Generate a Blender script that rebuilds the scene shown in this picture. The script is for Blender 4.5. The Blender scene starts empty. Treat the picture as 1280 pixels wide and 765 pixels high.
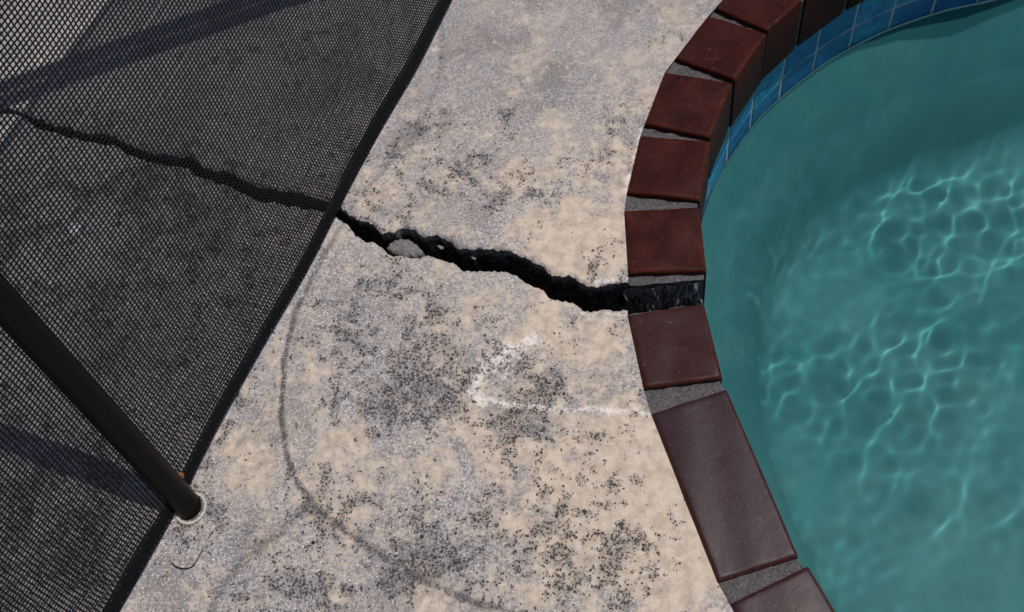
import bpy, bmesh, math, random
import numpy as np
from mathutils import Matrix, Vector
from mathutils.geometry import delaunay_2d_cdt

random.seed(7)
rng = np.random.default_rng(11)
sc = bpy.context.scene
col = sc.collection

# ------------------------------------------------------------------ camera
CAM_H = 1.0428
FOC = 1200.0                                   # focal length in photo pixels (1280 wide)
AX = np.array([0.98727323, 0.0, -0.15903326])  # world x, y, z seen in camera axes (right, down, forward)
AY = np.array([0.0734395, -0.88699084, 0.45590996])
AZ = np.array([-0.14106105, -0.46178702, -0.87570231])
cam_data = bpy.data.cameras.new('camera')
cam = bpy.data.objects.new('camera', cam_data)
col.objects.link(cam)
right = Vector((AX[0], AY[0], AZ[0]))
up = -Vector((AX[1], AY[1], AZ[1]))
back = -Vector((AX[2], AY[2], AZ[2]))
M = Matrix((right, up, back)).transposed().to_4x4()
M.translation = (0, 0, CAM_H)
cam.matrix_world = M
cam_data.sensor_width = 36.0
cam_data.lens = 36.0 * FOC / 1280.0
cam_data.clip_start = 0.01
cam_data.clip_end = 200.0
sc.camera = cam

# ------------------------------------------------------------------ sky and sun
SUN_XY = (0.300, 0.135)                        # horizontal offset per metre of height, towards the sun
SUN_EL = math.atan(1 / math.hypot(*SUN_XY))
SUN_AZ = math.atan2(SUN_XY[1], SUN_XY[0])
world = bpy.data.worlds.new('World')
sc.world = world
world.use_nodes = True
wn = world.node_tree
sky = wn.nodes.new('ShaderNodeTexSky')
sky.sky_type = 'NISHITA'
sky.sun_disc = False
sky.sun_elevation = SUN_EL
sky.sun_rotation = math.pi / 2 - SUN_AZ
sky.air_density = 1.0
sky.dust_density = 1.5
wn.links.new(sky.outputs[0], wn.nodes['Background'].inputs[0])
wn.nodes['Background'].inputs[1].default_value = 0.07
sun_l = bpy.data.lights.new('sun', 'SUN')
sun_l.energy = 3.6
sun_l.angle = math.radians(0.53)
sun_l.color = (1.0, 0.955, 0.90)
sun_l.cycles.is_caustics_light = True
sun = bpy.data.objects.new('sun', sun_l)
col.objects.link(sun)
sun.location = (2, 2, 8)
sun.rotation_euler = Vector((SUN_XY[0], SUN_XY[1], 1)).to_track_quat('Z', 'Y').to_euler()

sc.view_settings.view_transform = 'Standard'
sc.view_settings.look = 'None'
sc.view_settings.gamma = 1.0
sc.view_settings.use_curve_mapping = False
sc.view_settings.exposure = 0.0
sc.render.engine = 'CYCLES'
sc.cycles.use_denoising = True
sc.cycles.max_bounces = 10
sc.cycles.transmission_bounces = 8
sc.cycles.sample_clamp_indirect = 6.0
sc.cycles.caustics_refractive = True
sc.cycles.caustics_reflective = False

# ------------------------------------------------------------------ measuring helper
NADIR = -AZ
def gp(px, py, z=0.0):
    """ground point (height z) that was measured at a photo pixel"""
    r = np.array([px - 640.0, py - 382.5, FOC])
    P = r * (CAM_H - z) / (r @ NADIR)
    return np.array([P @ AX, P @ AY])

# ------------------------------------------------------------------ node helpers
class Mat:
    def __init__(self, name):
        self.m = bpy.data.materials.new(name)
        self.m.use_nodes = True
        self.t = self.m.node_tree
        self.p = self.t.nodes['Principled BSDF']
        self.out = self.t.nodes['Material Output']
        self.coord = None
    def n(self, kind, **kw):
        nd = self.t.nodes.new('ShaderNode' + kind)
        for k, v in kw.items():
            setattr(nd, k, v)
        return nd
    def put(self, sock, v):
        if v is None:
            return
        if isinstance(v, bpy.types.NodeSocket):
            self.t.links.new(v, sock)
        elif isinstance(v, (tuple, list)) and sock.type == 'RGBA' and len(v) == 3:
            sock.default_value = (*v, 1)
        else:
            sock.default_value = v
    def obj(self):
        if self.coord is None:
            self.coord = self.n('TexCoord').outputs['Object']
        return self.coord
    def noise(self, scale, detail=4, rough=0.55, vec=None, dist=0.0, color=False):
        nd = self.n('TexNoise')
        self.put(nd.inputs['Vector'], vec or self.obj())
        nd.inputs['Scale'].default_value = scale
        nd.inputs['Detail'].default_value = detail
        nd.inputs['Roughness'].default_value = rough
        nd.inputs['Distortion'].default_value = dist
        return nd.outputs['Color' if color else 'Fac']
    def voro(self, scale, vec=None, feature='F1', out='Distance', rand=1.0):
        nd = self.n('TexVoronoi', feature=feature)
        self.put(nd.inputs['Vector'], vec or self.obj())
        nd.inputs['Scale'].default_value = scale
        nd.inputs['Randomness'].default_value = rand
        return nd.outputs[out]
    def math(self, op, a, b=None, c=None, clamp=False):
        nd = self.n('Math', operation=op, use_clamp=clamp)
        self.put(nd.inputs[0], a)
        if b is not None: self.put(nd.inputs[1], b)
        if c is not None: self.put(nd.inputs[2], c)
        return nd.outputs[0]
    def ramp(self, v, lo, hi, a=0.0, b=1.0):
        nd = self.n('MapRange', interpolation_type='SMOOTHSTEP')
        self.put(nd.inputs[0], v)
        for i, x in enumerate((lo, hi, a, b)):
            self.put(nd.inputs[i + 1], x)
        return nd.outputs[0]
    def mix(self, f, a, b, blend='MIX'):
        nd = self.n('Mix', data_type='RGBA', blend_type=blend)
        self.put(nd.inputs[0], f)
        self.put(nd.inputs[6], a)
        self.put(nd.inputs[7], b)
        return nd.outputs[2]
    def attr(self, name):
        return self.n('Attribute', attribute_name=name).outputs['Fac']
    def bump(self, h, strength=0.5, dist=0.002, normal=None):
        nd = self.n('Bump')
        self.put(nd.inputs['Height'], h)
        nd.inputs['Strength'].default_value = strength
        nd.inputs['Distance'].default_value = dist
        if normal is not None: self.put(nd.inputs['Normal'], normal)
        return nd.outputs[0]
    def set(self, **kw):
        names = dict(color='Base Color', rough='Roughness', spec='Specular IOR Level', normal='Normal',
                     metal='Metallic', coat='Coat Weight', coat_rough='Coat Roughness', trans='Transmission Weight', ior='IOR')
        for k, v in kw.items():
            self.put(self.p.inputs[names[k]], v)
        return self.m

def mat_deck():
    M = Mat('weathered_deck')
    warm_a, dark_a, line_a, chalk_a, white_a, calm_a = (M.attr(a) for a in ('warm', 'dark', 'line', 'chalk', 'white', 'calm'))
    c0 = lambda v: M.math('SUBTRACT', v, 0.5)
    mul = lambda a, b: M.math('MULTIPLY', a, b)
    add = lambda a, b: M.math('ADD', a, b)
    big = M.noise(5, 4, 0.55)
    mid = M.noise(24, 5, 0.55, dist=0.7)
    mid2 = M.noise(70, 4, 0.6)
    fine = M.noise(230, 3, 0.6)
    grit = M.noise(480, 2, 0.6)
    # peach coating showing through in rounded, soft-edged patches
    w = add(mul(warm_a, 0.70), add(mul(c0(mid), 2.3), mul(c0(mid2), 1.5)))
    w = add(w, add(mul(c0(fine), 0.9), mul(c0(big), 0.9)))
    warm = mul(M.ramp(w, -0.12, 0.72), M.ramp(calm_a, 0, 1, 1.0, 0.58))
    g1 = add(c0(fine), mul(c0(grit), 0.8))
    grey = M.mix(M.ramp(g1, -0.24, 0.24), (0.145, 0.133, 0.133), (0.380, 0.352, 0.348))
    calm_grey = M.mix(M.ramp(g1, -0.25, 0.25), (0.185, 0.172, 0.174), (0.315, 0.293, 0.292))
    grey = M.mix(mul(calm_a, 0.85), grey, calm_grey)
    grey = M.mix(M.ramp(c0(big), -0.1, 0.12, 0.0, 0.35), grey, (0.36, 0.315, 0.298))
    grey = M.mix(M.ramp(c0(M.noise(9, 4, 0.6)), -0.03, 0.13, 0.0, 0.6), grey, (0.152, 0.140, 0.143))
    peach = M.mix(M.ramp(mid2, 0.35, 0.65), (0.400, 0.320, 0.255), (0.510, 0.425, 0.350))
    peach = M.mix(M.ramp(g1, 0.04, 0.30, 0.0, 0.4), peach, (0.33, 0.285, 0.26))
    peach = M.mix(M.ramp(g1, -0.10, -0.30, 0.0, 0.5), peach, (0.60, 0.52, 0.45))
    c = M.mix(warm, grey, peach)
    # frosty pale flecks on the grey
    fl = mul(M.ramp(c0(M.noise(420, 2, 0.55)), 0.08, 0.17), M.ramp(warm, 0.8, 0.1))
    c = M.mix(mul(fl, M.ramp(calm_a, 0.0, 1.0, 0.70, 0.3)), c, (0.64, 0.615, 0.625))
    # black lichen specks in clusters: separate little dots, more of them where the cluster is dense
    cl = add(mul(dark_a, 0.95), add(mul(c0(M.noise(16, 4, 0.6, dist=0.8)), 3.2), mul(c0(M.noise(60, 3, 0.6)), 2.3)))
    wob = M.mix(0.0055, M.obj(), M.noise(240, 3, 0.65, color=True))
    cov = M.ramp(cl, 0.06, 1.0)
    def dots(scale, rad, gain):
        nd = M.n('TexVoronoi', feature='F1')
        M.put(nd.inputs['Vector'], wob)
        nd.inputs['Scale'].default_value = scale
        sep = M.n('SeparateColor')
        M.t.links.new(nd.outputs['Color'], sep.inputs[0])
        on = M.ramp(M.math('SUBTRACT', mul(cov, gain), sep.outputs[0]), -0.02, 0.06)
        r_ = add(rad * 0.55, mul(sep.outputs[1], rad * 0.75))
        return mul(on, M.ramp(M.math('SUBTRACT', nd.outputs['Distance'], r_), 0.08, -0.10))
    s1 = dots(180, 0.31, 0.75)
    s2 = dots(320, 0.42, 1.15)
    s3 = M.ramp(add(c0(M.noise(300, 3, 0.65)), mul(cov, 0.15)), 0.175, 0.235)
    sp = M.math('MAXIMUM', mul(s1, 0.96), mul(s2, 0.93))
    sp = M.math('MAXIMUM', sp, mul(s3, 0.85))
    sp = mul(sp, M.ramp(calm_a, 0.0, 1.0, 1.0, 0.8))
    smear = mul(M.ramp(add(mul(cov, 1.3), add(mul(c0(mid2), 2.4), mul(c0(fine), 1.2))), 0.25, 1.25), 0.46)
    c = M.mix(smear, c, (0.115, 0.107, 0.110))
    c = M.mix(sp, c, M.mix(fine, (0.010, 0.010, 0.012), (0.045, 0.044, 0.049)))
    # dark scored lines
    ln = mul(line_a, M.ramp(add(add(c0(fine), c0(grit)), mul(c0(mid2), 0.8)), -0.10, 0.30, 1.0, 0.35))
    c = M.mix(ln, c, M.mix(M.ramp(c0(grit), -0.1, 0.1), (0.035, 0.033, 0.036), (0.115, 0.107, 0.110)))
    # chalky white bloom
    ck = M.ramp(add(mul(chalk_a, 0.80), add(mul(c0(fine), 1.4), mul(c0(mid2), 1.7))), 0.22, 0.95)
    c = M.mix(mul(mul(ck, 0.70), M.ramp(sp, 0.0, 1.0, 1.0, 0.25)), c, (0.70, 0.655, 0.64))
    c = M.mix(M.ramp(add(white_a, mul(c0(mid2), 0.8)), 0.35, 0.6), c, (0.60, 0.60, 0.64))
    h = M.math('SUBTRACT', add(mul(fine, 0.9), mul(grit, 0.5)), line_a)
    nrm = M.bump(h, 0.6, 0.0020)
    nrm = M.bump(mid, 0.3, 0.006, nrm)
    return M.set(color=c, rough=0.92, spec=0.25, normal=nrm)

def mat_crack():
    M = Mat('crack_dirt')
    n1 = M.noise(90, 5, 0.7)
    n2 = M.noise(260, 4, 0.7)
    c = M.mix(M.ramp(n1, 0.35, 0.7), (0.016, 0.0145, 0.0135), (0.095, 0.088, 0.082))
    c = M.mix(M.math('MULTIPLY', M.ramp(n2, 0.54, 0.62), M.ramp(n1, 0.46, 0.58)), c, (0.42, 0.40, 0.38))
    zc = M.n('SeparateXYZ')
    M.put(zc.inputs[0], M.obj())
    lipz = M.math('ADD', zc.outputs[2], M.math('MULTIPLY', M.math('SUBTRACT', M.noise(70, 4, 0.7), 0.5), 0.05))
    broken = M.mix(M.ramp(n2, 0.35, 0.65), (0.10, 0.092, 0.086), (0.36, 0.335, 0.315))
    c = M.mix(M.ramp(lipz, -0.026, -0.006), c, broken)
    return M.set(color=c, rough=0.95, spec=0.2, normal=M.bump(M.math('ADD', n1, n2), 1.0, 0.005))

def mat_concrete(name, a, b, scale=180, fleck=True):
    M = Mat(name)
    n1 = M.noise(scale, 4, 0.7)
    n2 = M.noise(25, 5, 0.6)
    g = M.noise(620, 2, 0.8)
    c = M.mix(M.ramp(n1, 0.3, 0.7), a, b)
    c = M.mix(M.ramp(n2, 0.3, 0.7, 0, 0.4), c, tuple(x * 0.6 for x in a))
    if fleck:
        c = M.mix(M.ramp(g, 0.66, 0.70, 0, 0.8), c, (0.55, 0.54, 0.55))
        c = M.mix(M.ramp(g, 0.36, 0.30, 0, 0.7), c, (0.03, 0.03, 0.03))
    return M.set(color=c, rough=0.9, spec=0.3, normal=M.bump(M.math('ADD', n1, g), 0.7, 0.0015))

def mat_brick(name, a, b, edge, rough, sheen):
    M = Mat(name)
    rnd = M.n('ObjectInfo').outputs['Random']
    off = M.n('VectorMath', operation='ADD')
    M.put(off.inputs[0], M.obj())
    cmb = M.n('CombineXYZ')
    M.put(cmb.inputs[0], M.math('MULTIPLY', rnd, 31.0))
    M.put(cmb.inputs[1], M.math('MULTIPLY', rnd, 17.0))
    M.t.links.new(cmb.outputs[0], off.inputs[1])
    v = off.outputs[0]
    n1 = M.noise(26, 5, 0.6, vec=v)
    n2 = M.noise(130, 4, 0.65, vec=v)
    n3 = M.noise(640, 2, 0.6, vec=v)
    c = M.mix(M.ramp(n1, 0.3, 0.72), a, b)
    c = M.mix(M.ramp(n2, 0.55, 0.75, 0, 0.35), c, tuple(x * 0.55 for x in a))
    c = M.mix(M.ramp(rnd, 0, 1, 0, 0.45), c, tuple(x * 0.65 for x in b))
    e = M.ramp(M.math('ADD', M.attr('edge'), M.math('MULTIPLY', M.math('SUBTRACT', n2, 0.5), 1.3)), 0.45, 1.0)
    c = M.mix(M.math('MULTIPLY', e, 0.55), c, edge)
    c = M.mix(M.ramp(n3, 0.72, 0.75, 0, 0.7), c, (0.35, 0.33, 0.31))
    lime = M.math('MULTIPLY', M.ramp(M.noise(60, 5, 0.7, vec=v), 0.60, 0.78), M.ramp(M.noise(350, 2, 0.6, vec=v), 0.45, 0.6))
    c = M.mix(M.math('MULTIPLY', lime, 0.22), c, (0.30, 0.28, 0.28))
    r = M.math('ADD', rough, M.math('MULTIPLY', M.math('SUBTRACT', n1, 0.5), 0.25))
    nr = M.bump(M.math('ADD', M.math('MULTIPLY', n3, 0.6), n2), 0.16, 0.0007)
    nr = M.bump(n1, 0.12, 0.004, nr)
    return M.set(color=c, rough=r, spec=sheen, normal=nr)

def mat_tile():
    M = Mat('blue_glazed_tile')
    rnd = M.n('ObjectInfo').outputs['Random']
    n1 = M.noise(42, 4, 0.6, dist=1.2)
    n2 = M.noise(14, 3, 0.5)
    c = M.mix(M.ramp(n1, 0.3, 0.7), (0.012, 0.14, 0.34), (0.035, 0.31, 0.48))
    c = M.mix(M.ramp(rnd, 0, 1, 0, 0.85), c, (0.005, 0.060, 0.26))
    c = M.mix(M.ramp(n2, 0.52, 0.75, 0, 0.4), c, (0.03, 0.24, 0.33))
    return M.set(color=c, rough=0.16, spec=0.55, normal=M.bump(n2, 0.35, 0.01))

def mat_plaster():
    M = Mat('pool_plaster')
    n1 = M.noise(3.2, 6, 0.6, dist=0.5)
    n2 = M.noise(22, 5, 0.65)
    n3 = M.noise(300, 2, 0.7)
    c = M.mix(M.ramp(n1, 0.3, 0.7), (0.068, 0.262, 0.280), (0.135, 0.368, 0.368))
    c = M.mix(M.ramp(n2, 0.35, 0.75, 0, 0.35), c, (0.035, 0.205, 0.235))
    c = M.mix(M.ramp(n3, 0.70, 0.76, 0, 0.5), c, (0.05, 0.12, 0.12))
    return M.set(color=c, rough=0.85, spec=0.2)

def mat_water():
    M = Mat('pool_water')
    M.set(color=(0.76, 0.93, 0.92), rough=0.0, trans=1.0, ior=1.333)
    # suspended murk: a share of the light is scattered back before it reaches the floor
    murk = M.n('BsdfDiffuse')
    M.put(murk.inputs[0], (0.028, 0.145, 0.150))
    mx = M.n('MixShader')
    mx.inputs[0].default_value = 0.27
    M.t.links.new(M.p.outputs[0], mx.inputs[1])
    M.t.links.new(murk.outputs[0], mx.inputs[2])
    M.t.links.new(mx.outputs[0], M.out.inputs['Surface'])
    return M.m

def mat_plain(name, colr, rough=0.6, spec=0.4, metal=0.0, grain=0.0, scale=300, b=None):
    M = Mat(name)
    n1 = M.noise(scale, 4, 0.7)
    c = M.mix(M.ramp(n1, 0.35, 0.7), colr, b or tuple(x * 1.5 for x in colr))
    return M.set(color=c, rough=rough, spec=spec, metal=metal, normal=M.bump(n1, grain, 0.0006) if grain else None)

MT = dict(
    deck=mat_deck(), crack=mat_crack(),
    mortar=mat_concrete('joint_mortar', (0.052, 0.048, 0.050), (0.120, 0.111, 0.115), 260),
    concrete=mat_concrete('broken_concrete', (0.07, 0.064, 0.063), (0.20, 0.188, 0.188), 150),
    chip=mat_concrete('chipped_concrete', (0.085, 0.078, 0.078), (0.25, 0.232, 0.230), 230),
    rubble=mat_concrete('rubble_mortar', (0.09, 0.083, 0.080), (0.46, 0.43, 0.42), 330),
    brick_mid=mat_brick('russet_glazed_brick', (0.026, 0.0062, 0.0060), (0.034, 0.0120, 0.0150), (0.075, 0.019, 0.011), 0.42, 0.09),
    brick_red=mat_brick('red_glazed_brick', (0.019, 0.0042, 0.0040), (0.046, 0.0092, 0.0074), (0.085, 0.019, 0.008), 0.45, 0.06),
    brick_purple=mat_brick('purple_glazed_brick', (0.024, 0.0070, 0.0085), (0.030, 0.0140, 0.0215), (0.070, 0.020, 0.013), 0.40, 0.13),
    tile=mat_tile(), plaster=mat_plaster(), water=mat_water(),
    grout=mat_concrete('tile_grout', (0.42, 0.45, 0.45), (0.58, 0.60, 0.60), 200, False),
    scale_line=mat_plain('lime_scale', (0.40, 0.46, 0.44), 0.8, 0.3),
    thread=mat_plain('black_mesh_thread', (0.004, 0.004, 0.0055), 0.6, 0.2),
    hem=mat_plain('black_webbing', (0.0045, 0.0045, 0.006), 0.8, 0.12, grain=0.8, scale=900),
    stitch=mat_plain('grey_stitch', (0.10, 0.10, 0.11), 0.8, 0.2),
    pole=mat_plain('black_powder_coat', (0.0042, 0.0038, 0.0035), 0.40, 0.13, grain=0.3, scale=700),
    sleeve=mat_plain('pale_plastic', (0.33, 0.30, 0.27), 0.6, 0.4),
    rust=mat_plain('rusty_screw', (0.10, 0.035, 0.014), 0.8, 0.3, b=(0.26, 0.11, 0.045)),
    root=mat_plain('dry_root', (0.02, 0.015, 0.012), 0.85, 0.2),
)

# ------------------------------------------------------------------ object helpers
def link(name, me, mats, parent=None, smooth=False):
    o = bpy.data.objects.new(name, me)
    col.objects.link(o)
    for m in (mats if isinstance(mats, (list, tuple)) else [mats]):
        me.materials.append(MT[m])
    if smooth:
        me.polygons.foreach_set('use_smooth', [True] * len(me.polygons))
    if parent is not None:
        o.parent = parent
    return o
def mesh(name, v, f, mats, parent=None, smooth=False):
    me = bpy.data.meshes.new(name)
    me.from_pydata([tuple(map(float, p)) for p in v], [], f)
    me.update()
    return link(name, me, mats, parent, smooth)
def fast_mesh(name, V, Q, mats, parent=None, smooth=False):
    """V (n,3) array, Q (m,4) quad index array"""
    me = bpy.data.meshes.new(name)
    me.vertices.add(len(V))
    me.vertices.foreach_set('co', np.asarray(V, dtype=np.float32).ravel())
    me.loops.add(Q.size)
    me.loops.foreach_set('vertex_index', np.asarray(Q, dtype=np.int32).ravel())
    me.polygons.add(len(Q))
    me.polygons.foreach_set('loop_start', np.arange(0, Q.size, Q.shape[1], dtype=np.int32))
    me.update(calc_edges=True)
    me.validate()
    return link(name, me, mats, parent, smooth)
def tag(o, label=None, cat=None, group=None, kind=None):
    for k, v in (('label', label), ('category', cat), ('group', group), ('kind', kind)):
        if v: o[k] = v
    return o
def empty(name, loc=(0, 0, 0)):
    o = bpy.data.objects.new(name, None)
    o.empty_display_size = 0.05
    col.objects.link(o)
    o.location = loc
    return o
def grid_quads(nv, nu):
    j, i = np.meshgrid(np.arange(nv - 1), np.arange(nu - 1), indexing='ij')
    a = (j * nu + i).ravel()
    return np.stack([a, a + 1, a + nu + 1, a + nu], 1)
def fnoise(x, seed, base=1.0, octs=4, gain=0.55):
    r = np.random.default_rng(seed)
    out = np.zeros_like(np.asarray(x, float))
    a, f = 1.0, base
    for _ in range(octs):
        for _ in range(3):
            out += a * np.sin(2 * np.pi * f * r.uniform(0.7, 1.3) * np.asarray(x) + r.uniform(0, 6.28)) / 2.2
        a *= gain
        f *= 2.1
    return out

# ------------------------------------------------------------------ coping layout (top corners, metres)
CEN = np.array([0.6165, 0.6394]); R_IN = 0.579; BW = 0.0925
def quad_px(pts):
    return [gp(*p) for p in pts]              # outer-north, inner-north, inner-south, outer-south
bricks = []
def ring_brick(th0, th1):                     # straight brick between two angles of the ring
    a = CEN + R_IN * np.array([math.cos(th0), math.sin(th0)])
    b = CEN + R_IN * np.array([math.cos(th1), math.sin(th1)])
    m = 0.5 * (th0 + th1)
    d = BW * np.array([math.cos(m), math.sin(m)])
    return [a + d, a, b, b + d]
ang = lambda px, py: math.atan2(*(gp(px, py) - CEN)[::-1])
# ring bricks north of the photo, going clockwise round to the straight top side
tA1, tA0 = ang(960, 39), ang(1007, 2)
ring = []
t = tA0
for k in range(7):
    t1 = t - math.radians(0.95)
    t0 = t1 - math.radians(9.15)
    if t0 < math.radians(92): break
    ring.append(ring_brick(t0, t1))
    t = t0
tp = CEN + R_IN * np.array([math.cos(t), math.sin(t)])
straight = []
da = t - math.pi / 2
for k in range(5):                            # then the edge swings away to the north-east
    da = min(da + math.radians(14), math.radians(48))
    d = np.array([math.cos(da), math.sin(da)]); nn = np.array([-d[1], d[0]]) * BW
    tp = tp + d * 0.012
    straight.append([tp + d * 0.2 + nn, tp + d * 0.2, tp, tp + nn])
    tp = tp + d * 0.2
qa = ring_brick(tA0, tA1)
qa[2] = gp(960, 39); qa[3] = gp(894, 10)
bricks += [(q, 'red') for q in reversed(straight)] + [(q, 'red') for q in reversed(ring)] + [(qa, 'red')]
MEAS = [([(885, 20), (958.75, 42.5), (919, 100.5), (844.5, 72.5)], 'red'),
        ([(831, 90.5), (915, 104.5), (888, 172.3), (806, 155)], 'red'),
        ([(800.5, 170), (888, 177.5), (875, 250.4), (784, 240.7)], 'red'),
        ([(780.6, 264), (874.3, 259.4), (883, 339), (785.5, 341.8)], 'red'),
        ([(785, 394), (879.7, 380), (903, 473), (805, 485.5)], 'mid'),
        ([(814.5, 517.2), (908.2, 486.5), (998, 695.7), (897.6, 727.7)], 'purple')]
iE = len(bricks) + 3
bricks += [(quad_px(p), c) for p, c in MEAS]
p_in, p_out = gp(1010.3, 707.3), gp(913, 754.7)
a = math.radians(-62.5)
for k in range(4):
    d = np.array([math.cos(a), math.sin(a)]); nrm = np.array([-d[1], d[0]])   # nrm points to the pool
    if k: p_in = p_in + d * 0.014; p_out = p_in - nrm * BW
    bricks.append(([p_out, p_in, p_in + d * 0.2, p_in + d * 0.2 - nrm * BW], 'purple'))
    p_in = p_in + d * 0.2
    a += math.radians(7.5)

inner_line = [p for q, _ in bricks for p in (q[1], q[2])]
outer_line = [p for q, _ in bricks for p in (q[0], q[3])]

# closed pool outline following the inner faces of the bricks
tail = inner_line[-1]
loop = [np.array(p) for p in inner_line]
loop = [np.array([2.6, tp[1] - 0.7]), np.array([2.5, tp[1] + 0.1]), np.array([2.1, tp[1] + 0.45]), tp + np.array([0.3, 0.3])] + loop
d = np.array([math.cos(a - math.radians(7.5)), math.sin(a - math.radians(7.5))])
loop += [tail + d * 0.4 + np.array([0.05, 0.06]), tail + d * 0.9 + np.array([0.25, 0.30]), np.array([2.45, -0.35])]
def resample(P, n):
    P = np.vstack([P, P[:1]])
    s = np.r_[0, np.cumsum(np.linalg.norm(np.diff(P, axis=0), axis=1))]
    q = np.linspace(0, s[-1], n, endpoint=False)
    return np.stack([np.interp(q, s, P[:, i]) for i in (0, 1)], 1)
OUT = resample(np.array(loop), 900)
for _ in range(14):
    OUT = 0.5 * OUT + 0.25 * (np.roll(OUT, 1, 0) + np.roll(OUT, -1, 0))
tg = np.roll(OUT, -1, 0) - np.roll(OUT, 1, 0)
tg /= np.linalg.norm(tg, axis=1)[:, None]
INW = np.stack([-tg[:, 1], tg[:, 0]], 1)
if np.mean(np.sum(INW * (OUT.mean(0) - OUT), 1)) < 0: INW = -INW
WALL = OUT - INW * 0.012                       # pool wall stands just behind the brick faces
WATER_Z = -0.215

# ------------------------------------------------------------------ deck with the crack
UP_PX = [(-420, 60), (-200, 112), (-80, 126), (0, 134), (28.5, 138), (43.7, 148), (84, 158), (111, 164.6), (144, 168), (154.5, 178), (198, 190), (238.5, 193), (252, 206.6),
         (285.5, 213), (322.5, 231.8), (369.5, 238), (410, 250), (429, 262), (440, 267.5), (449, 274), (464, 278), (473, 287.5), (490.5, 289.5), (498.7, 283),
         (515, 285), (526, 292), (546, 293), (561, 300), (575.5, 309.5), (595.7, 308.6), (619.5, 311), (631, 309), (644, 315), (660, 323), (675, 329.4),
         (689.7, 341.3), (708, 342.2), (720.8, 347.7), (731.7, 353.2), (746.4, 355), (764.7, 353.2), (777.5, 352), (790, 355)]
LO_PX = [(-420, 63), (-200, 115), (-80, 130), (0, 138.5), (28.5, 144), (37, 154.5), (77, 168), (111, 174.7), (141, 179.7), (151, 187), (191.5, 201.5), (231.8, 206.6), (245, 218),
         (279, 228), (312, 245), (353, 255), (403, 262), (428, 275), (443.8, 292), (454.8, 298.5), (465.7, 300.4), (480.4, 311.4), (491.4, 318.7), (522.5, 320.5),
         (529.8, 316), (544.4, 318.7), (564.5, 328.7), (577.4, 336), (590, 337), (597.5, 335), (619.5, 338.8), (631, 336.7), (647.6, 345), (664, 355),
         (675, 358.7), (686, 370.6), (708, 374.2), (722.6, 380.6), (730, 385.8), (761, 386), (783, 388), (800, 390)]
UPG = np.array([gp(*p) for p in UP_PX]); LOG = np.array([gp(*p) for p in LO_PX])
UPG = UPG[np.argsort(UPG[:, 0])]; LOG = LOG[np.argsort(LOG[:, 0])]
XL, Y0, Y1 = -1.75, -0.22, 1.20
def y_up(x):
    return np.interp(x, UPG[:, 0], UPG[:, 1]) + 0.0015 * fnoise(x, 3, 24, 5, 0.74) + np.where(x < UPG[0, 0], (UPG[0, 0] - x) * -0.03, 0)
def y_lo(x):
    return np.minimum(np.interp(x, LOG[:, 0], LOG[:, 1]) + 0.0012 * fnoise(x, 5, 26, 5, 0.74), y_up(x) - 0.0012)
ol = np.array(outer_line); ol = ol[np.argsort(ol[:, 1])]
ol = ol[ol[:, 1] < 1.23]
def x_out(y):
    return np.interp(y, ol[:, 1], ol[:, 0]) - 0.0006
def deck_half(north, nu, nv):
    u = np.linspace(0, 1, nu)[None, :].repeat(nv, 0)
    e = 0.012
    v = np.linspace(0, 1, nv)[:, None].repeat(nu, 1)
    v = v ** 1.15
    x = XL + (0.05 - XL) * u
    for _ in range(12):
        yc = y_up(x) if north else y_lo(x)
        y = yc + (Y1 - yc) * v if north else yc + (Y0 - yc) * v
        x = XL + (x_out(y) - XL) * u
    dist = np.abs(y - yc)
    z = 0.0012 * fnoise(x * 0.8 + y * 0.5, 21, 2.0, 3) + 0.0010 * fnoise(y - x * 0.4, 22, 2.6, 3) - 0.0012
    chip = 0.5 + 0.5 * np.clip(fnoise(x, 31 if north else 32, 14, 3), -1, 1)
    lip = np.clip(1 - dist / (0.003 + 0.007 * chip), 0, 1)
    z = z - lip ** 2 * (0.0015 + 0.005 * chip)
    fade = np.clip((u - 0.985) / 0.015, 0, 1)
    z = z * (1 - fade) - 0.002 * fade
    return np.stack([x, y, z], -1)
def seg_dist(P, poly):
    d = np.full(len(P), 9.0)
    for a, b in zip(poly[:-1], poly[1:]):
        ab = b - a
        t = np.clip(((P - a) @ ab) / (ab @ ab), 0, 1)
        d = np.minimum(d, np.linalg.norm(P - (a + t[:, None] * ab), axis=1))
    return d
def blobs(P, lst):
    out = np.zeros(len(P))
    for (px, py, r, amp) in lst:
        c = gp(px, py)
        s = r * 0.00093
        out += amp * np.exp(-((P[:, :2] - c) ** 2).sum(1) / (s * s))
    return out
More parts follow.
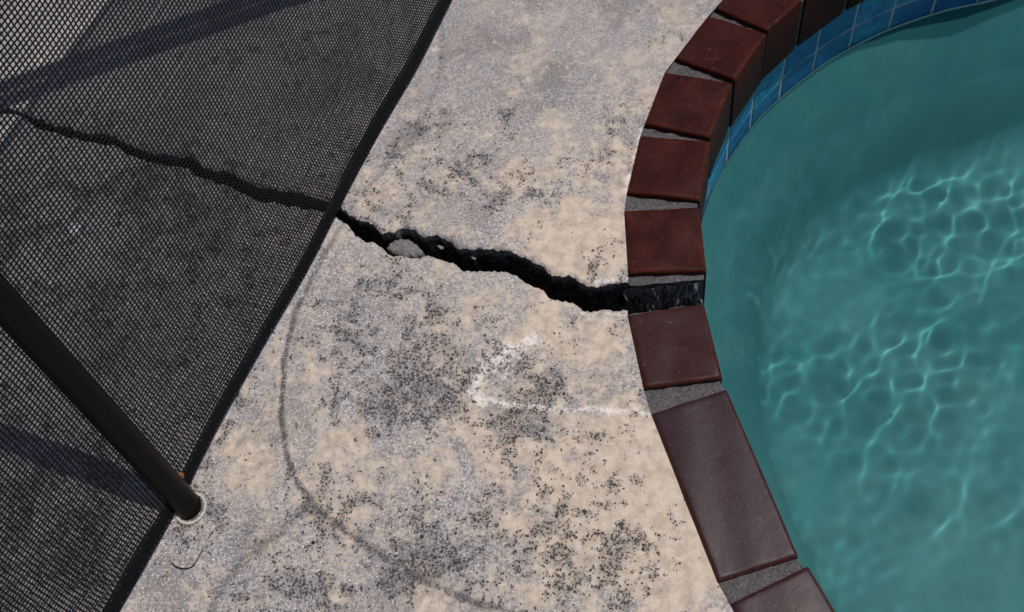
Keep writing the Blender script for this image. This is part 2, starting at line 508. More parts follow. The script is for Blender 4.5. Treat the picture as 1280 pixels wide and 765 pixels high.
WARM = [(715, 305, 70, 1.4), (760, 300, 45, 1.0), (700, 270, 30, 0.4), (650, 395, 40, 0.5), (690, 410, 40, 0.7), (755, 425, 45, 0.7), (740, 470, 30, 0.5), (665, 465, 40, 0.2),
        (620, 520, 60, 0.6), (700, 560, 70, 0.6), (790, 560, 60, 0.8), (830, 620, 70, 1.0), (860, 700, 70, 1.0), (740, 640, 80, 0.6), (660, 640, 60, 0.4), (790, 700, 60, 0.5), (700, 720, 60, 0.4),
        (590, 590, 50, 0.3), (420, 560, 35, 0.5), (440, 545, 30, 0.4), (300, 590, 40, 0.5), (400, 470, 22, 0.5), (410, 640, 35, 0.5), (340, 670, 22, 0.4), (460, 620, 30, 0.3), (520, 590, 40, 0.35),
        (470, 250, 22, 0.6), (455, 262, 16, 0.5), (500, 215, 16, 0.4), (640, 230, 40, 0.5), (700, 200, 40, 0.4), (640, 210, 26, 0.4), (560, 330, 16, 0.3), (540, 360, 20, 0.3), (560, 400, 20, 0.3), (440, 330, 20, 0.3),
        (770, 200, 50, 0.5), (800, 120, 45, 0.6), (840, 40, 50, 0.5), (780, 80, 40, 0.3), (660, 70, 45, 0.35), (650, 110, 40, 0.35), (600, 150, 40, 0.25), (850, 10, 40, 0.4), (388, 240, 22, 1.2), (384, 292, 26, 1.1), (300, 480, 26, 0.8), (345, 300, 18, 0.5), (560, 740, 40, 0.3), (650, 745, 40, 0.35), (500, 650, 30, 0.3)]
DARK = [(620, 460, 45, 0.55), (560, 450, 60, 0.55), (500, 440, 60, 0.35), (480, 500, 60, 0.5), (540, 500, 50, 0.35), (430, 400, 60, 0.25), (460, 620, 40, 0.4), (520, 660, 60, 0.35), (680, 480, 40, 0.55), (650, 500, 30, 0.3),
        (640, 545, 40, 0.5), (700, 590, 50, 0.25), (720, 655, 55, 0.55), (780, 690, 45, 0.4), (640, 720, 60, 0.55), (560, 700, 50, 0.45), (790, 720, 40, 0.3), (600, 650, 50, 0.2), (420, 740, 80, 0.4), (330, 740, 70, 0.35), (260, 660, 40, 0.45),
        (340, 610, 40, 0.3), (400, 600, 30, 0.35), (300, 500, 40, 0.25), (520, 220, 60, 0.4), (600, 200, 60, 0.25), (560, 160, 60, 0.25), (620, 250, 50, 0.35), (640, 135, 14, 0.6), (590, 150, 50, 0.25), (600, 40, 50, 0.2), (690, 25, 30, 0.2), (770, 175, 25, 0.4), (795, 190, 18, 0.4),
        (820, 50, 30, 0.25), (510, 350, 60, 0.3), (620, 370, 30, 0.3), (760, 400, 22, 0.4), (745, 465, 20, 0.3), (350, 60, 200, 0.35), (120, 260, 160, 0.45), (60, 640, 150, 0.5), (250, 350, 120, 0.35)]
ARC = [(548, -30), (553, 60), (545, 110), (520, 165), (470, 225), (440, 258), (400, 325), (368, 390), (354, 450), (350, 520), (358, 570), (372, 605), (395, 635), (440, 670), (500, 710), (560, 740), (600, 755), (650, 768), (760, 800)]
ARC2 = [(385, 628), (350, 665), (300, 705), (270, 740), (258, 790)]
CHK = [([(668, 422), (640, 436), (612, 456), (596, 472), (590, 488), (604, 500)], 10, 0.95), ([(600, 498), (640, 505), (700, 511), (740, 513), (812, 516)], 4.5, 0.9),
       ([(640, 440), (600, 470)], 24, 0.7), ([(745, 352), (790, 346), (784, 300), (780, 262)], 4, 0.8), ([(690, 341), (745, 350)], 5, 0.35), ([(802, 160), (782, 235)], 3, 0.7), ([(730, 390), (783, 392)], 4, 0.6), ([(795, 430), (806, 480)], 5, 0.5)]
def paint(o, P):
    ptsA = np.array([gp(*p) for p in ARC]); ptsB = np.array([gp(*p) for p in ARC2])
    px = 0.00093
    xy = P[:, :2]
    wv = 1.15 + 0.25 * fnoise(P[:, 1] * 1.0 + P[:, 0], 41, 9, 3)
    la = np.clip(1.5 - seg_dist(xy, ptsA) / (3.0 * px * wv), 0, 1) * np.clip(0.95 - 0.62 * np.clip((P[:, 1] - 0.50) / 0.25, 0, 1), 0.33, 1)
    lb = np.clip(1.5 - seg_dist(xy, ptsB) / (5.5 * px * wv), 0, 1) * 0.62
    ck = np.zeros(len(P))
    for poly, wd, amp in CHK:
        ck = np.maximum(ck, amp * np.exp(-(seg_dist(xy, np.array([gp(*p) for p in poly])) / (wd * px)) ** 2))
    wt = blobs(P, [(93, 285, 11, 1.0), (64, 352, 5, 0.8)])
    calm = np.clip((xy[:, 1] - 0.74) / 0.2, 0, 1)
    behind = np.clip(-((xy - gp(152, 765)) @ np.array([0.953, -0.303])) / 0.12, 0, 1)  # ground behind the fence line: dark cover raised, peach cut
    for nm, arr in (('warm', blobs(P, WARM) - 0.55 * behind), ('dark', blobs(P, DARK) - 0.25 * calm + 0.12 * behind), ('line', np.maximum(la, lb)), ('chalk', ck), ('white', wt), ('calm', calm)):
        at = o.data.attributes.new(nm, 'FLOAT', 'POINT')
        at.data.foreach_set('value', np.asarray(arr, dtype=np.float32))
NU = 860
A = deck_half(True, NU, 150)
Bq = deck_half(False, NU, 180)
VA, VB = A.reshape(-1, 3), Bq.reshape(-1, 3)
QA, QB = grid_quads(150, NU), grid_quads(180, NU)[:, ::-1]
V = np.vstack([VA, VB]); Q = np.vstack([QA, QB + len(VA)])
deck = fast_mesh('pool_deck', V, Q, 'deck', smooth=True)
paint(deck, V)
tag(deck, kind='structure')
# the rest of the terrace, coarse, round the detailed piece
ext = 7.0
rim_out = [np.array(p) for p in outer_line]
cop_out = OUT - INW * (BW + 0.012)
pts = [Vector((-ext, -ext)), Vector((ext, -ext)), Vector((ext, ext)), Vector((-ext, ext))]
edges = [(0, 1), (1, 2), (2, 3), (3, 0)]
def add_loop(L):
    b = len(pts)
    pts.extend(Vector((float(p[0]), float(p[1]))) for p in L)
    n = len(L)
    edges.extend((b + i, b + (i + 1) % n) for i in range(n))
def nearest_index(p):
    return int(np.argmin(((cop_out - p) ** 2).sum(1)))
right_top = A[-1, -1, :2]; right_bot = Bq[-1, -1, :2]
i0, i1 = nearest_index(right_top), nearest_index(right_bot)
n = len(cop_out)
def walk(i, j, step):
    r = [i]
    while i != j:
        i = (i + step) % n; r.append(i)
    return r
w1, w2 = walk(i0, i1, 1), walk(i0, i1, -1)
far = max((w1, w2), key=lambda w: cop_out[w][:, 0].max())
hole = [np.array([XL, Y1]), right_top] + [cop_out[i] for i in far[2:-2:6]] + [right_bot, np.array([XL, Y0])]
add_loop(hole)
cv, ce, cf, *_ = delaunay_2d_cdt(pts, edges, [], 0, 1e-5)
def inside(p, L):
    c = False
    for (x1, y1), (x2, y2) in zip(L, L[1:] + L[:1]):
        if (y1 > p[1]) != (y2 > p[1]) and p[0] < (x2 - x1) * (p[1] - y1) / (y2 - y1) + x1: c = not c
    return c
HL = [(float(p[0]), float(p[1])) for p in hole]
faces = [f for f in cf if not inside(sum((cv[i] for i in f), Vector((0, 0))) / len(f), HL)]
terrace = mesh('terrace', [(p.x, p.y, -0.002) for p in cv], faces, 'deck')
tag(terrace, kind='structure')
# walls of the crack, rough and undercut; the sides run on through the coping to the pool
E_s = bricks[iE][0]; F_n = bricks[iE + 1][0]
mort_s = [gp(788, 357, -0.006), gp(830, 353.5, -0.006), gp(880, 348.5, -0.006)]
def crack_wall(xy, north, z0):
    nl = 12
    k = len(xy)
    xs = xy[:, 0]
    rows = []
    for j in range(nl):
        t = j / (nl - 1)
        off = 0.007 * t * fnoise(xs + j * 3.1, 60 + j * 2 + north, 9, 4, 0.7) + 0.006 * t - 0.020 * t * t * north
        rows.append(np.stack([xs + 0.003 * t * fnoise(xs, 90 + j, 12, 3), xy[:, 1] + (off if north else -off), z0 - 0.12 * t + 0.003 * fnoise(xs, 120 + j, 15, 3) * min(1, t * 5)], 1))
    return np.vstack(rows), grid_quads(nl, k) if not north else grid_quads(nl, k)[:, ::-1]
topU = A[0]; topL = Bq[0]
ext_n = np.array([[*p, -0.006] for p in mort_s])
xs_n = np.linspace(topU[-1, 0] - 0.004, ext_n[-1, 0] - 0.001, 60)
extU = np.stack([xs_n, np.interp(xs_n, ext_n[:, 0], ext_n[:, 1]) + 0.0012 * fnoise(xs_n, 77, 30, 3), np.full(60, -0.008)], 1)
xs_s = np.linspace(topL[-1, 0] + 0.004, F_n[1][0] - 0.002, 40)
extL = np.stack([xs_s, np.interp(xs_s, [F_n[0][0], F_n[1][0]], [F_n[0][1], F_n[1][1]]) + 0.0035 + 0.0025 * fnoise(xs_s, 78, 35, 3), np.full(40, -0.009)], 1)
for arr, north, mt in ((topU, 1, 'crack'), (topL, 0, 'crack'), (extU - np.array([0, 0.0035, 0.001]), 1, 'rubble'), (extL, 0, 'rubble')):
    v, q = crack_wall(arr[:, :2], north, arr[:, 2] - 0.0002)
    if mt == 'rubble':
        v = v + np.random.default_rng(17 + north).normal(0, 0.0026, v.shape) * np.array([0.5, 1, 0.6]) * np.clip((arr[0, 2] - v[:, 2:3]) / 0.01, 0.15, 1)
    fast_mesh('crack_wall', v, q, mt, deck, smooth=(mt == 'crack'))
xs = np.linspace(XL, gp(872, 365)[0], 260)
ym = 0.5 * (np.interp(xs, np.r_[topU[:, 0], extU[:, 0]], np.r_[topU[:, 1], extU[:, 1]]) + np.interp(xs, np.r_[topL[:, 0], extL[:, 0]], np.r_[topL[:, 1], extL[:, 1]]))
rows = []
for j, w in enumerate(np.linspace(-0.05, 0.05, 9)):
    rows.append(np.stack([xs, ym + w, -0.085 - 0.012 * fnoise(xs + j, 200 + j, 8, 4)], 1))
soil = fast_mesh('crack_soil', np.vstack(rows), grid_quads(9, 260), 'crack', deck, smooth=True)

# ------------------------------------------------------------------ pool coping: bricks, mortar joints
coping = empty('pool_coping', (CEN[0], CEN[1], 0))
tag(coping, kind='structure')
def brick_mesh(q, seed, depth=0.102, lift=0.0025):
    P = [np.array(p) for p in q]
    L0 = np.linalg.norm(P[1] - P[0]); L1 = np.linalg.norm(P[2] - P[1])
    r = 0.0042
    def params(L):
        e = np.array([0, 0.12, 0.35, 0.7, 1.1, 1.8]) * r / L
        return np.r_[e, np.linspace(2.6 * r / L, 1 - 2.6 * r / L, 9), (1 - e)[::-1]]
    us, vs = params(L0), params(L1)
    U, Vv = np.meshgrid(us, vs)
    B = ((1 - U) * (1 - Vv))[..., None] * P[0] + (U * (1 - Vv))[..., None] * P[1] + (U * Vv)[..., None] * P[2] + ((1 - U) * Vv)[..., None] * P[3]
    du = np.minimum(U, 1 - U) * L0; dv = np.minimum(Vv, 1 - Vv) * L1
    def drop(d):
        k = np.clip(1 - d / r, 0, 1)
        return r * (1 - np.sqrt(np.clip(1 - k * k, 0, 1))) * 0.8
    g = np.random.default_rng(seed)
    z = lift - drop(du) - drop(dv) + 0.0006 * fnoise(U * 0.7 + Vv * 0.4, seed, 1.4, 2) + 0.0004 * fnoise(Vv - U * 0.5, seed + 9, 1.7, 2)
    B = B + (g.normal(0, 1, B.shape) * 0.00015)
    edge = np.clip(1 - np.minimum(du, dv) / 0.007, 0, 1)
    n0, n1 = z.shape
    V = np.concatenate([B, z[..., None]], -1).reshape(-1, 3)
    Qd = grid_quads(n0, n1)
    per = [(0, i) for i in range(n1)] + [(j, n1 - 1) for j in range(1, n0)] + [(n0 - 1, i) for i in range(n1 - 2, -1, -1)] + [(j, 0) for j in range(n0 - 2, 0, -1)]
    idx = np.array([j * n1 + i for j, i in per])
    top = V[idx]
    bot = top.copy(); bot[:, 2] = -depth
    cen = np.array([*np.mean(P, 0), 0])
    Vall = np.vstack([V, top, bot])
    m = len(per)
    a = len(V) + np.arange(m); b = np.roll(a, -1)
    Qs = np.stack([a, a + m, b + m, b], 1)
    cross = np.cross(P[1] - P[0], P[2] - P[1])
    if cross < 0: Qd = Qd[:, ::-1]; 
    else: Qs = Qs
    if cross < 0: Qs = Qs[:, ::-1]
    E = np.r_[edge.ravel(), np.ones(m), np.full(m, 0.2)]
    return Vall, np.vstack([Qd, Qs]), E
cpos = np.array([CEN[0], CEN[1], 0.0])
for k, (q, c) in enumerate(bricks):
    Vb, Qb, E = brick_mesh(q, 300 + k)
    o = fast_mesh('brick', Vb - cpos, Qb, 'brick_' + c, coping, smooth=True)
    at = o.data.attributes.new('edge', 'FLOAT', 'POINT')
    at.data.foreach_set('value', E.astype(np.float32))
    o.data.shade_smooth() if hasattr(o.data, 'shade_smooth') else None
def joint(q4, z=-0.0075, depth=0.1, seed=0, wob=0.001):
    """mortar between two bricks: q4 = outer-north, inner-north, inner-south, outer-south"""
    P = [np.array(p) for p in q4]
    nu, nv = 15, 7
    U, Vv = np.meshgrid(np.linspace(0, 1, nu), np.linspace(0, 1, nv))
    B = ((1 - U) * (1 - Vv))[..., None] * P[0] + (U * (1 - Vv))[..., None] * P[1] + (U * Vv)[..., None] * P[2] + ((1 - U) * Vv)[..., None] * P[3]
    zz = z + wob * fnoise(U + Vv * 0.3, seed, 3, 3) - 0.0015 * np.sin(np.pi * Vv)
    V = np.concatenate([B, zz[..., None]], -1).reshape(-1, 3)
    Qd = grid_quads(nv, nu)[:, ::-1]
    per = list(range(nu)) + [j * nu + nu - 1 for j in range(1, nv)] + [(nv - 1) * nu + i for i in range(nu - 2, -1, -1)] + [j * nu for j in range(nv - 2, 0, -1)]
    top = V[per]; bot = top.copy(); bot[:, 2] = -depth
    m = len(per); a = len(V) + np.arange(m); b = np.roll(a, -1)
    Qs = np.stack([b, b + m, a + m, a], 1)
    return np.vstack([V, top, bot]) - cpos, np.vstack([Qd, Qs])
for k in range(len(bricks) - 1):
    qa_, qb_ = bricks[k][0], bricks[k + 1][0]
    ins = 0.0025
    def pull(p, to, d): v = np.array(to) - p; return p + v / np.linalg.norm(v) * d
    if k == iE:     # broken joint: only the northern half still sticks to its brick
        q4 = [pull(qa_[3], qa_[2], -0.005), pull(qa_[2], qa_[3], ins), mort_s[2] * 1.0, mort_s[0] * 1.0]
    else:
        q4 = [pull(qa_[3], qa_[2], -0.006), pull(qa_[2], qa_[3], ins), pull(qb_[1], qb_[0], ins), pull(qb_[0], qb_[1], -0.006)]
    v, q = joint(q4, seed=500 + k)
    fast_mesh('mortar_joint', v, q, 'mortar', coping, smooth=False)
# crumbs of mortar left on the southern brick of the broken joint
fn0, fn1 = F_n[0], F_n[1]
sd = (fn1 - fn0) / np.linalg.norm(fn1 - fn0); nn = np.array([-sd[1], sd[0]])
q4 = [fn0 + nn * 0.004, fn1 + nn * 0.003, fn1 + nn * 0.0002, fn0 + nn * 0.0002]
v, q = joint(q4, z=-0.006, depth=0.03, seed=561, wob=0.004)
fast_mesh('mortar_joint', v, q, 'mortar', coping)

# ------------------------------------------------------------------ pool basin, tile band, water
def ring_mesh(name, prof, mat, parent=None, cap=False, base=WALL, smooth=True):
    n = len(base)
    V = np.vstack([np.column_stack([base + INW * ins, np.full(n, z)]) for z, ins in prof])
    k = len(prof)
    j, i = np.meshgrid(np.arange(k - 1), np.arange(n), indexing='ij')
    a = j * n + i; b = j * n + (i + 1) % n
    Qr = np.stack([a, a + n, b + n, b], -1).reshape(-1, 4)
    me_v = [tuple(p) for p in V.tolist()]
    fs = [tuple(x) for x in Qr.tolist()]
    if cap:
        fs.append(tuple((k - 1) * n + i for i in range(n)))
    me = bpy.data.meshes.new(name); me.from_pydata(me_v, [], fs); me.update()
    bm = bmesh.new(); bm.from_mesh(me); bmesh.ops.recalc_face_normals(bm, faces=bm.faces)
    bm.to_mesh(me); bm.free()
    return link(name, me, mat, parent, smooth)
FLOOR = -0.64
prof = [(-0.223, 0.0), (-0.26, 0.022), (-0.31, 0.052), (-0.37, 0.082), (-0.42, 0.100), (-0.48, 0.110), (-0.55, 0.116)]
for t in np.linspace(0.12, 1, 8):
    a_ = t * math.pi / 2
    prof.append((-0.55 - 0.08 * math.sin(a_), 0.116 + 0.07 * (1 - math.cos(a_))))
prof = [(z, i) for z, i in prof]
prof += [(FLOOR - 0.03, 0.33)]
basin = ring_mesh('pool_basin', prof, 'plaster')
tag(basin, kind='structure')
basin.cycles.is_caustics_receiver = True
lo_, hi_ = OUT.min(0) - 0.05, OUT.max(0) + 0.05
FZ = -0.624
fl_ = mesh('basin_floor', [(lo_[0], lo_[1], FZ), (hi_[0], lo_[1], FZ), (hi_[0], hi_[1], FZ), (lo_[0], hi_[1], FZ)], [(0, 1, 2, 3)], 'plaster', basin)
fl_.cycles.is_caustics_receiver = True
# make normals face the water: check first face
ring_mesh('tile_grout_bed', [(-0.088, 0.0021), (-0.2225, 0.0021)], 'grout', basin)
ring_mesh('lime_scale_line', [(WATER_Z + 0.0042, 0.0050), (WATER_Z - 0.003, 0.0050), (WATER_Z - 0.005, 0.0)], 'scale_line', basin)
# individual tiles along the stretch of wall near the photograph
seg = np.linalg.norm(np.roll(WALL, -1, 0) - WALL, axis=1)
arc = np.r_[0, np.cumsum(seg)[:-1]]; total = seg.sum()
def on_wall(s, ins):
    s = s % total
    x = np.interp(s, np.r_[arc, total], np.r_[WALL[:, 0], WALL[0, 0]]); y = np.interp(s, np.r_[arc, total], np.r_[WALL[:, 1], WALL[0, 1]])
    nx = np.interp(s, np.r_[arc, total], np.r_[INW[:, 0], INW[0, 0]]); ny = np.interp(s, np.r_[arc, total], np.r_[INW[:, 1], INW[0, 1]])
    return np.array([x + nx * ins, y + ny * ins])
def wall_s(p):
    return arc[int(np.argmin(((WALL - p) ** 2).sum(1)))]
tile_p = 0.0760
s_anchor = wall_s(gp(1068, 52, -0.19))
s_lo = wall_s(bricks[4][0][1]); s_hi = wall_s(bricks[iE + 3][0][1])
s_lo, s_hi = min(s_lo, s_hi), max(s_lo, s_hi)
k0 = math.ceil((s_lo - s_anchor) / tile_p); k1 = math.floor((s_hi - s_anchor) / tile_p)
gap = 0.0019
for row, (z1, z0) in enumerate(((-0.0925, -0.1665), (-0.1675, -0.2205))):
    for k in range(k0, k1):
        sa = s_anchor + k * tile_p + gap; sb = s_anchor + (k + 1) * tile_p - gap
        zt, zb = z1 - gap, z0 + gap * 0.6
        g = np.random.default_rng(900 + row * 500 + k)
        dep = [0.0030 + g.uniform(-0.0006, 0.0006) for _ in range(4)]
        bev = 0.0012
        outer = [(*on_wall(sa, -0.001), zb), (*on_wall(sb, -0.001), zb), (*on_wall(sb, -0.001), zt), (*on_wall(sa, -0.001), zt)]
        mid_ = [(*on_wall(sa, 0.0016), zb), (*on_wall(sb, 0.0016), zb), (*on_wall(sb, 0.0016), zt), (*on_wall(sa, 0.0016), zt)]
        front = [(*on_wall(sa + bev, dep[0]), zb + bev), (*on_wall(sb - bev, dep[1]), zb + bev), (*on_wall(sb - bev, dep[2]), zt - bev), (*on_wall(sa + bev, dep[3]), zt - bev)]
        V = outer + mid_ + front
        F = [(8, 9, 10, 11)]
        for b in (0, 4):
            F += [(b + i, b + (i + 1) % 4, b + 4 + (i + 1) % 4, b + 4 + i) for i in range(4)]
        o = mesh('tile', V, F, 'tile', basin)
        bm = bmesh.new(); bm.from_mesh(o.data); bmesh.ops.recalc_face_normals(bm, faces=bm.faces)
        if bm.faces[0].normal.dot(Vector((*(OUT.mean(0) - np.array(V[8][:2])), 0))) < 0: bmesh.ops.reverse_faces(bm, faces=bm.faces)
        bm.to_mesh(o.data); bm.free()
# water
wx0, wy0 = OUT.min(0) - 0.0; wx1, wy1 = OUT.max(0)
st = 0.0042
gx = np.arange(wx0 - 0.004, wx1, st); gy = np.arange(wy0 - 0.004, wy1, st)
GX, GY = np.meshgrid(gx, gy)
GZ = np.zeros_like(GX)
r = np.random.default_rng(5)
env = 0.30 + 0.70 / (1 + np.exp(-(GY - 0.56 + 0.10 * (GX - 0.4)) / 0.09))      # breeze ruffles the northern part more
env = env * np.clip(0.78 + 0.30 * (np.sin(9 * GX + 14 * GY + 1.0) + np.sin(17 * GX - 6 * GY + 4.0) + np.sin(-5 * GX + 23 * GY)) , 0.25, 1.05)   # gusty patches
waves = []
for i in range(130):
    lam = 0.024 * (0.22 / 0.024) ** r.uniform(0, 1)
    waves.append((lam, math.radians(-48) + r.normal(0, 0.38 if lam > 0.08 else 0.65), lam ** 1.42, r.uniform(0, 6.28)))
curv = math.sqrt(sum((A_ * (2 * math.pi / l_) ** 2) ** 2 / 2 for l_, _, A_, _ in waves))
FOCUS = 0.52
gain = FOCUS / (0.25 * 0.41 * curv)
for i, (lam, th, A_, ph) in enumerate(waves):
    k_ = 2 * math.pi / lam
    GZ += gain * A_ * env * np.sin(k_ * (GX * math.cos(th) + GY * math.sin(th)) + ph + 0.9 * np.sin(5.2 * GX + 4.1 * GY + i) + 0.5 * np.sin(11 * GX - 9 * GY + 2 * i))
V = np.stack([GX, GY, WATER_Z + GZ], -1).reshape(-1, 3)
Qw = grid_quads(*GX.shape)
cx = V[Qw].mean(1)[:, :2]
# keep cells inside the basin outline (a little into the wall)
WO = OUT - INW * 0.004
keep = np.zeros(len(cx), bool)
x1, y1 = WO[:, 0], WO[:, 1]; x2, y2 = np.roll(x1, -1), np.roll(y1, -1)
for a_, b_, c_, d_ in zip(x1, y1, x2, y2):
    cond = ((b_ > cx[:, 1]) != (d_ > cx[:, 1]))
    if d_ != b_:
        keep ^= cond & (cx[:, 0] < (c_ - a_) * (cx[:, 1] - b_) / (d_ - b_) + a_)
dd = np.zeros(len(cx), bool)
K = keep.reshape(GX.shape[0] - 1, GX.shape[1] - 1)
for _ in range(2):
    K = K | np.roll(K, 1, 0) | np.roll(K, -1, 0) | np.roll(K, 1, 1) | np.roll(K, -1, 1)
Qw = Qw[K.ravel()]
used, inv = np.unique(Qw, return_inverse=True)
water = fast_mesh('water', V[used], inv.reshape(Qw.shape), 'water', smooth=True)
water.cycles.is_caustics_caster = True
tag(water, kind='structure')

# ------------------------------------------------------------------ mesh safety fence
FB = np.array([*gp(152, 765), 0.0]); FE = np.array([*gp(568, 0), 0.0])
HD = (FE - FB) / np.linalg.norm(FE - FB)
WD = np.array([-0.1175, 0.2506, 0.9609]); WD /= np.linalg.norm(WD)
FN = np.cross(WD, HD); FN /= np.linalg.norm(FN)
if FN[0] < 0: FN = -FN                           # towards the pool
S0, S1, HT = -0.85, 1.12, 1.335
def fp(s, t, n=0.0):
    s, t = np.asarray(s, float), np.asarray(t, float)
    bulge = 0.009 * np.sin(3.1 * s + 1.0) * np.sin(np.pi * np.clip(t / HT, 0, 1)) + 0.0022 * np.sin(17 * s + 5 * t)
    ds = 0.0012 * np.sin(6 * t + 9 * s) + 0.0007 * np.sin(31 * t)
    dt = 0.0011 * np.sin(8 * s + 4 * t) + 0.0006 * np.sin(37 * s)
    return FB + (s + ds)[..., None] * HD + (t + dt + 0.004)[..., None] * WD + (bulge + n)[..., None] * FN
fence = empty('pool_fence', tuple(FB + HD * 0.137))
tag(fence, 'black mesh pool safety fence with webbing hem and leaning black pole beside the crack', 'fence')
fo = FB + HD * 0.137
def hem_w(s):
    return 0.0235 + 0.0035 * np.sin(7.5 * s - 3.9) + 0.001 * np.sin(31 * s)
def threads():
    Vs, Qs, base = [], [], 0
    th = 0.00045
    def ribbon(P, side, hw):
        nonlocal base
        m = len(P)
        a = P - side * hw; b = P + FN * th; c = P + side * hw; d_ = P - FN * th
        V = np.stack([a, b, c, d_], 1).reshape(-1, 3)
        i = np.arange(m - 1)[:, None] * 4 + base
        j = np.arange(4)[None, :]
        Qn = np.stack([i + j, i + (j + 1) % 4, i + 4 + (j + 1) % 4, i + 4 + j], -1).reshape(-1, 4)
        Vs.append(V); Qs.append(Qn); base += len(V)
    for s in np.arange(S0, S1, 0.0050):
        s_ = s + rng.normal(0, 0.00022)
        t = np.linspace(hem_w(s_) * 0.6, HT - 0.01, 26)
        ribbon(fp(np.full(26, s_) + rng.normal(0, 0.00012, 26), t, 0.0002), HD, 0.00085)
    for t in np.arange(0.012, HT - 0.01, 0.0045):
        t_ = t + rng.normal(0, 0.0002)
        s = np.linspace(S0, S1, 60)
        ribbon(fp(s, np.full(60, t_) + rng.normal(0, 0.00012, 60), -0.0002), WD, 0.00093)
    return np.vstack(Vs), np.vstack(Qs)
v, q = threads()
weave = fast_mesh('mesh_weave', v - fo, q, 'thread', fence)
tag(weave, kind='stuff')
def band(s, lo, hi, thick, nrows=6):
    rows = []
    ts = np.linspace(0, 1, nrows)
    for side in (1, -1):
        for t in (ts if side > 0 else ts[::-1]):
            off = thick * side * (1 - abs(2 * t - 1) ** 6) + 0.0003
            rows.append(fp(s, lo + (hi - lo) * t, off))
    rows.append(rows[0])
    n_ = len(rows)
    return np.vstack(rows), grid_quads(n_, len(s))
s = np.linspace(S0, S1, 220)
v, q = band(s, np.full(220, 0.0), hem_w(s), 0.0012)
fast_mesh('bottom_hem', v - fo, q, 'hem', fence, smooth=True)
v, q = band(s, np.full(220, HT - 0.032), np.full(220, HT), 0.0014)
fast_mesh('top_hem', v - fo, q, 'hem', fence, smooth=True)
# stitches on the hem
sv, sq = [], []
for row in (0.16, 0.86):
    for ss in np.arange(S0, S1, 0.0062):
        if rng.uniform() < 0.45: continue
        L = 0.0022 * rng.uniform(0.6, 1.1)
        for_p = fp(np.array([ss, ss + L]), np.array([row * hem_w(ss)] * 2), 0.0015)
        b = len(sv)
        for p in for_p:
            sv += [p - WD * 0.00022, p + FN * 0.00025, p + WD * 0.00022]
        sq += [(b, b + 3, b + 4, b + 1), (b + 1, b + 4, b + 5, b + 2), (b + 2, b + 5, b + 3, b)]
st_o = fast_mesh('hem_stitching', np.array(sv) - fo, np.array(sq), 'stitch', fence)
tag(st_o, kind='stuff')
def tube(path, rad, seg_=28, caps=True):
    path = np.asarray(path, float); V, F = [], []
    rad = np.broadcast_to(rad, (len(path),))
    for i, p in enumerate(path):
        d = path[min(i + 1, len(path) - 1)] - path[max(i - 1, 0)]; d /= np.linalg.norm(d)
        a_ = np.cross(d, (0, 1, 0.3)); a_ /= np.linalg.norm(a_); b_ = np.cross(d, a_)
        for k in range(seg_):
            th = 2 * math.pi * k / seg_
            V.append(p + rad[i] * (a_ * math.cos(th) + b_ * math.sin(th)))
    for i in range(len(path) - 1):
        for k in range(seg_):
            F.append((i * seg_ + k, i * seg_ + (k + 1) % seg_, (i + 1) * seg_ + (k + 1) % seg_, (i + 1) * seg_ + k))
    if caps:
        F.append(tuple(range(seg_))[::-1]); F.append(tuple((len(path) - 1) * seg_ + k for k in range(seg_)))
    return V, F
PB = np.array([*gp(235.5, 633), 0.0])
def pole(parent, base, direc, length, origin, name='pole'):
    path = [base - direc * 0.03, base + direc * 0.0, base + direc * (length - 0.004), base + direc * length]
    V, F = tube(path, [0.0157, 0.0157, 0.0157, 0.0135])
    o = mesh(name, [p - origin for p in V], F, 'pole', parent, smooth=True)
    o.data.polygons[-1].use_smooth = False; o.data.polygons[-2].use_smooth = False
    return o
pole(fence, PB, WD, 1.37, fo)
# screw clip that fixes the webbing to the pole
c0 = PB + WD * 0.040 + HD * 0.0155 + FN * 0.001
V, F = tube([c0, c0 + FN * 0.003, c0 + FN * 0.0042], [0.0050, 0.0050, 0.0026], 10)
mesh('screw_clip', [p - fo for p in V], F, 'rust', fence)
# the pair of poles where the next fence section starts, its shadow falls across the terrace
gpair = empty('gate_post', (-0.272, 1.232, 0))
tag(gpair, 'pair of black fence poles strapped together at the end of the mesh fence', 'post')
gd = np.array([-0.284, -0.114, 0.95]); gd /= np.linalg.norm(gd)
g0 = np.array([-0.272, 1.232, 0.0])
perp = np.array([0.41, -0.91, 0.0])
for sgn in (-1, 1):
    pole(gpair, g0 + perp * 0.0165 * sgn, gd, 1.42, g0)
V, F = tube([g0 + gd * 0.5 , g0 + gd * 0.54], 0.036, 24, False)
mesh('strap', [p - g0 for p in V], F, 'hem', gpair, smooth=True)

# ------------------------------------------------------------------ small things
def annulus(c, r0, r1, z0, z1, name, mat, label, cat):
    V, F = [], []
    prof = [(r0, z0), (r1, z0), (r1, z1 - 0.0008), (r1 - 0.0008, z1), (r0 + 0.0006, z1), (r0, z1 - 0.0006)]
    N = 48
    for i in range(N):
        th = 2 * math.pi * i / N
        V += [(r * math.cos(th), r * math.sin(th), z) for r, z in prof]
    m = len(prof)
    for i in range(N):
        for j in range(m):
            F.append((i * m + j, ((i + 1) % N) * m + j, ((i + 1) % N) * m + (j + 1) % m, i * m + (j + 1) % m))
    o = mesh(name, V, F, mat)
    o.location = (c[0], c[1], 0)
    tag(o, label, cat)
    return o
annulus(gp(239, 635.5), 0.0162, 0.0198, -0.006, 0.0028, 'deck_sleeve', 'sleeve', 'pale ring of the sleeve in the deck that holds the fence pole', 'sleeve')
rp = [(213, 701), (217, 706), (223, 710), (232, 711.5), (240, 709), (245, 703), (249, 695), (254, 687)]
path = np.array([[*gp(*p), 0.0012 + 0.001 * math.sin(i)] for i, p in enumerate(rp)])
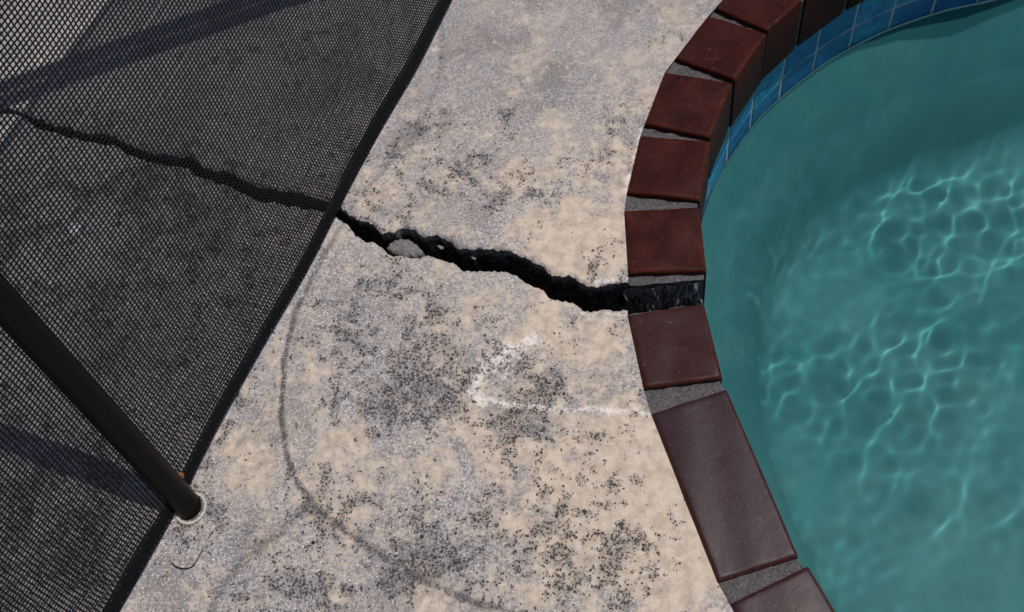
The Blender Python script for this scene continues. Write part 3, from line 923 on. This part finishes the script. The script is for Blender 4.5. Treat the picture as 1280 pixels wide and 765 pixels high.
tt = np.linspace(0, len(rp) - 1, 40)
path = np.stack([np.interp(tt, np.arange(len(rp)), path[:, i]) for i in range(3)], 1)
for _ in range(3): path[1:-1] = (path[:-2] + 2 * path[1:-1] + path[2:]) / 4
ro = path[0].copy(); ro[2] = 0
V, F = tube(path, np.interp(np.linspace(0, 1, 40), [0, .3, .6, 1], [0.0004, 0.0009, 0.0008, 0.0003]), 8)
o = mesh('dry_root', [p - ro for p in V], F, 'root', smooth=True)
o.location = ro
tag(o, 'thin dark curled root lying on the deck near the fence pole', 'root')
def rock(name, center, size, mat, seed, label, cat, group=None, sub=3):
    bm = bmesh.new()
    bmesh.ops.create_icosphere(bm, subdivisions=sub, radius=1.0)
    g = np.random.default_rng(seed)
    planes = [(Vector(g.normal(0, 1, 3)).normalized(), g.uniform(0.55, 0.9)) for _ in range(9)]
    for vt in bm.verts:
        for nrm_, d_ in planes:
            k = vt.co.dot(nrm_)
            if k > d_: vt.co -= nrm_ * (k - d_)
        vt.co += Vector(g.normal(0, 0.035, 3))
        vt.co = Vector((vt.co.x * size[0], vt.co.y * size[1], vt.co.z * size[2]))
    me = bpy.data.meshes.new(name); bm.to_mesh(me); bm.free()
    o = link(name, me, mat)
    o.location = center
    tag(o, label, cat, group)
    return o
def chip(name, px, z, thick, mat, seed, label, cat):
    """broken slab: outline measured on the deck, rough sides"""
    P = np.array([gp(x, y, z) for x, y in px]); n_ = len(P) * 6
    P = resample(P, n_); g = np.random.default_rng(seed)
    c = P.mean(0)
    P = P + g.normal(0, 0.0006, P.shape)
    rings = [(0.0, 0.003), (0.35, 0.002), (0.7, 0.0005), (0.92, -0.0008), (1.0, -0.004), (1.03, -0.012), (0.92, -thick)]
    V = []
    for k_, (f_, dz) in enumerate(rings):
        for i in range(n_):
            p = c + (P[i] - c) * f_
            V.append((p[0] - c[0], p[1] - c[1], dz + (0.0012 * math.sin(900 * p[0] + 3) * math.sin(700 * p[1] + 300 * p[0]) if k_ < 4 else g.normal(0, 0.0012)) - 0.18 * (p[1] - c[1])))
    F = [(k_ * n_ + i, k_ * n_ + (i + 1) % n_, (k_ + 1) * n_ + (i + 1) % n_, (k_ + 1) * n_ + i) for k_ in range(len(rings) - 1) for i in range(n_)]
    o = mesh(name, V, [f[::-1] for f in F], mat, smooth=True)
    o.location = (c[0], c[1], z)
    bm = bmesh.new(); bm.from_mesh(o.data); bmesh.ops.recalc_face_normals(bm, faces=bm.faces); bm.to_mesh(o.data); bm.free()
    tag(o, label, cat)
    return o
chip('concrete_chip', [(483, 309), (490, 300), (499, 295.5), (510, 297), (519, 303), (527, 312), (529, 317.5), (518, 321.5), (504, 321), (492, 317)], -0.010, 0.05, 'chip', 4,
     'flat grey chip of concrete broken off and lodged in the crack', 'fragment')
CR = [(551, 309, (8, 4.5), 'elongated pale crumb of concrete in the crack next to the lodged chip'),
      (590, 322, (9, 4), 'broad pale crumb of concrete stuck on the wall of the crack'),
      (741, 362, (6, 3.5), 'small pale crumb of concrete in the crack close to the broken coping joint')]
for k, (x_, y_, (ra, rb), lab) in enumerate(CR):
    p = gp(x_, y_, -0.022)
    o = rock('concrete_crumb', (p[0], p[1], -0.022), (0.00062 * ra, 0.00062 * rb, 0.004), 'rubble', 60 + k, lab, 'crumb', 'crumbs caught in the crack', sub=3)
    o.rotation_euler = (0.5, 0.2, -0.45)
cp = gp(392, 678)
rock('pebble', (cp[0], cp[1], 0.0012), (0.0026, 0.002, 0.0018), 'root', 8, 'tiny dark pebble on the deck beside the scored arc', 'pebble', sub=2)
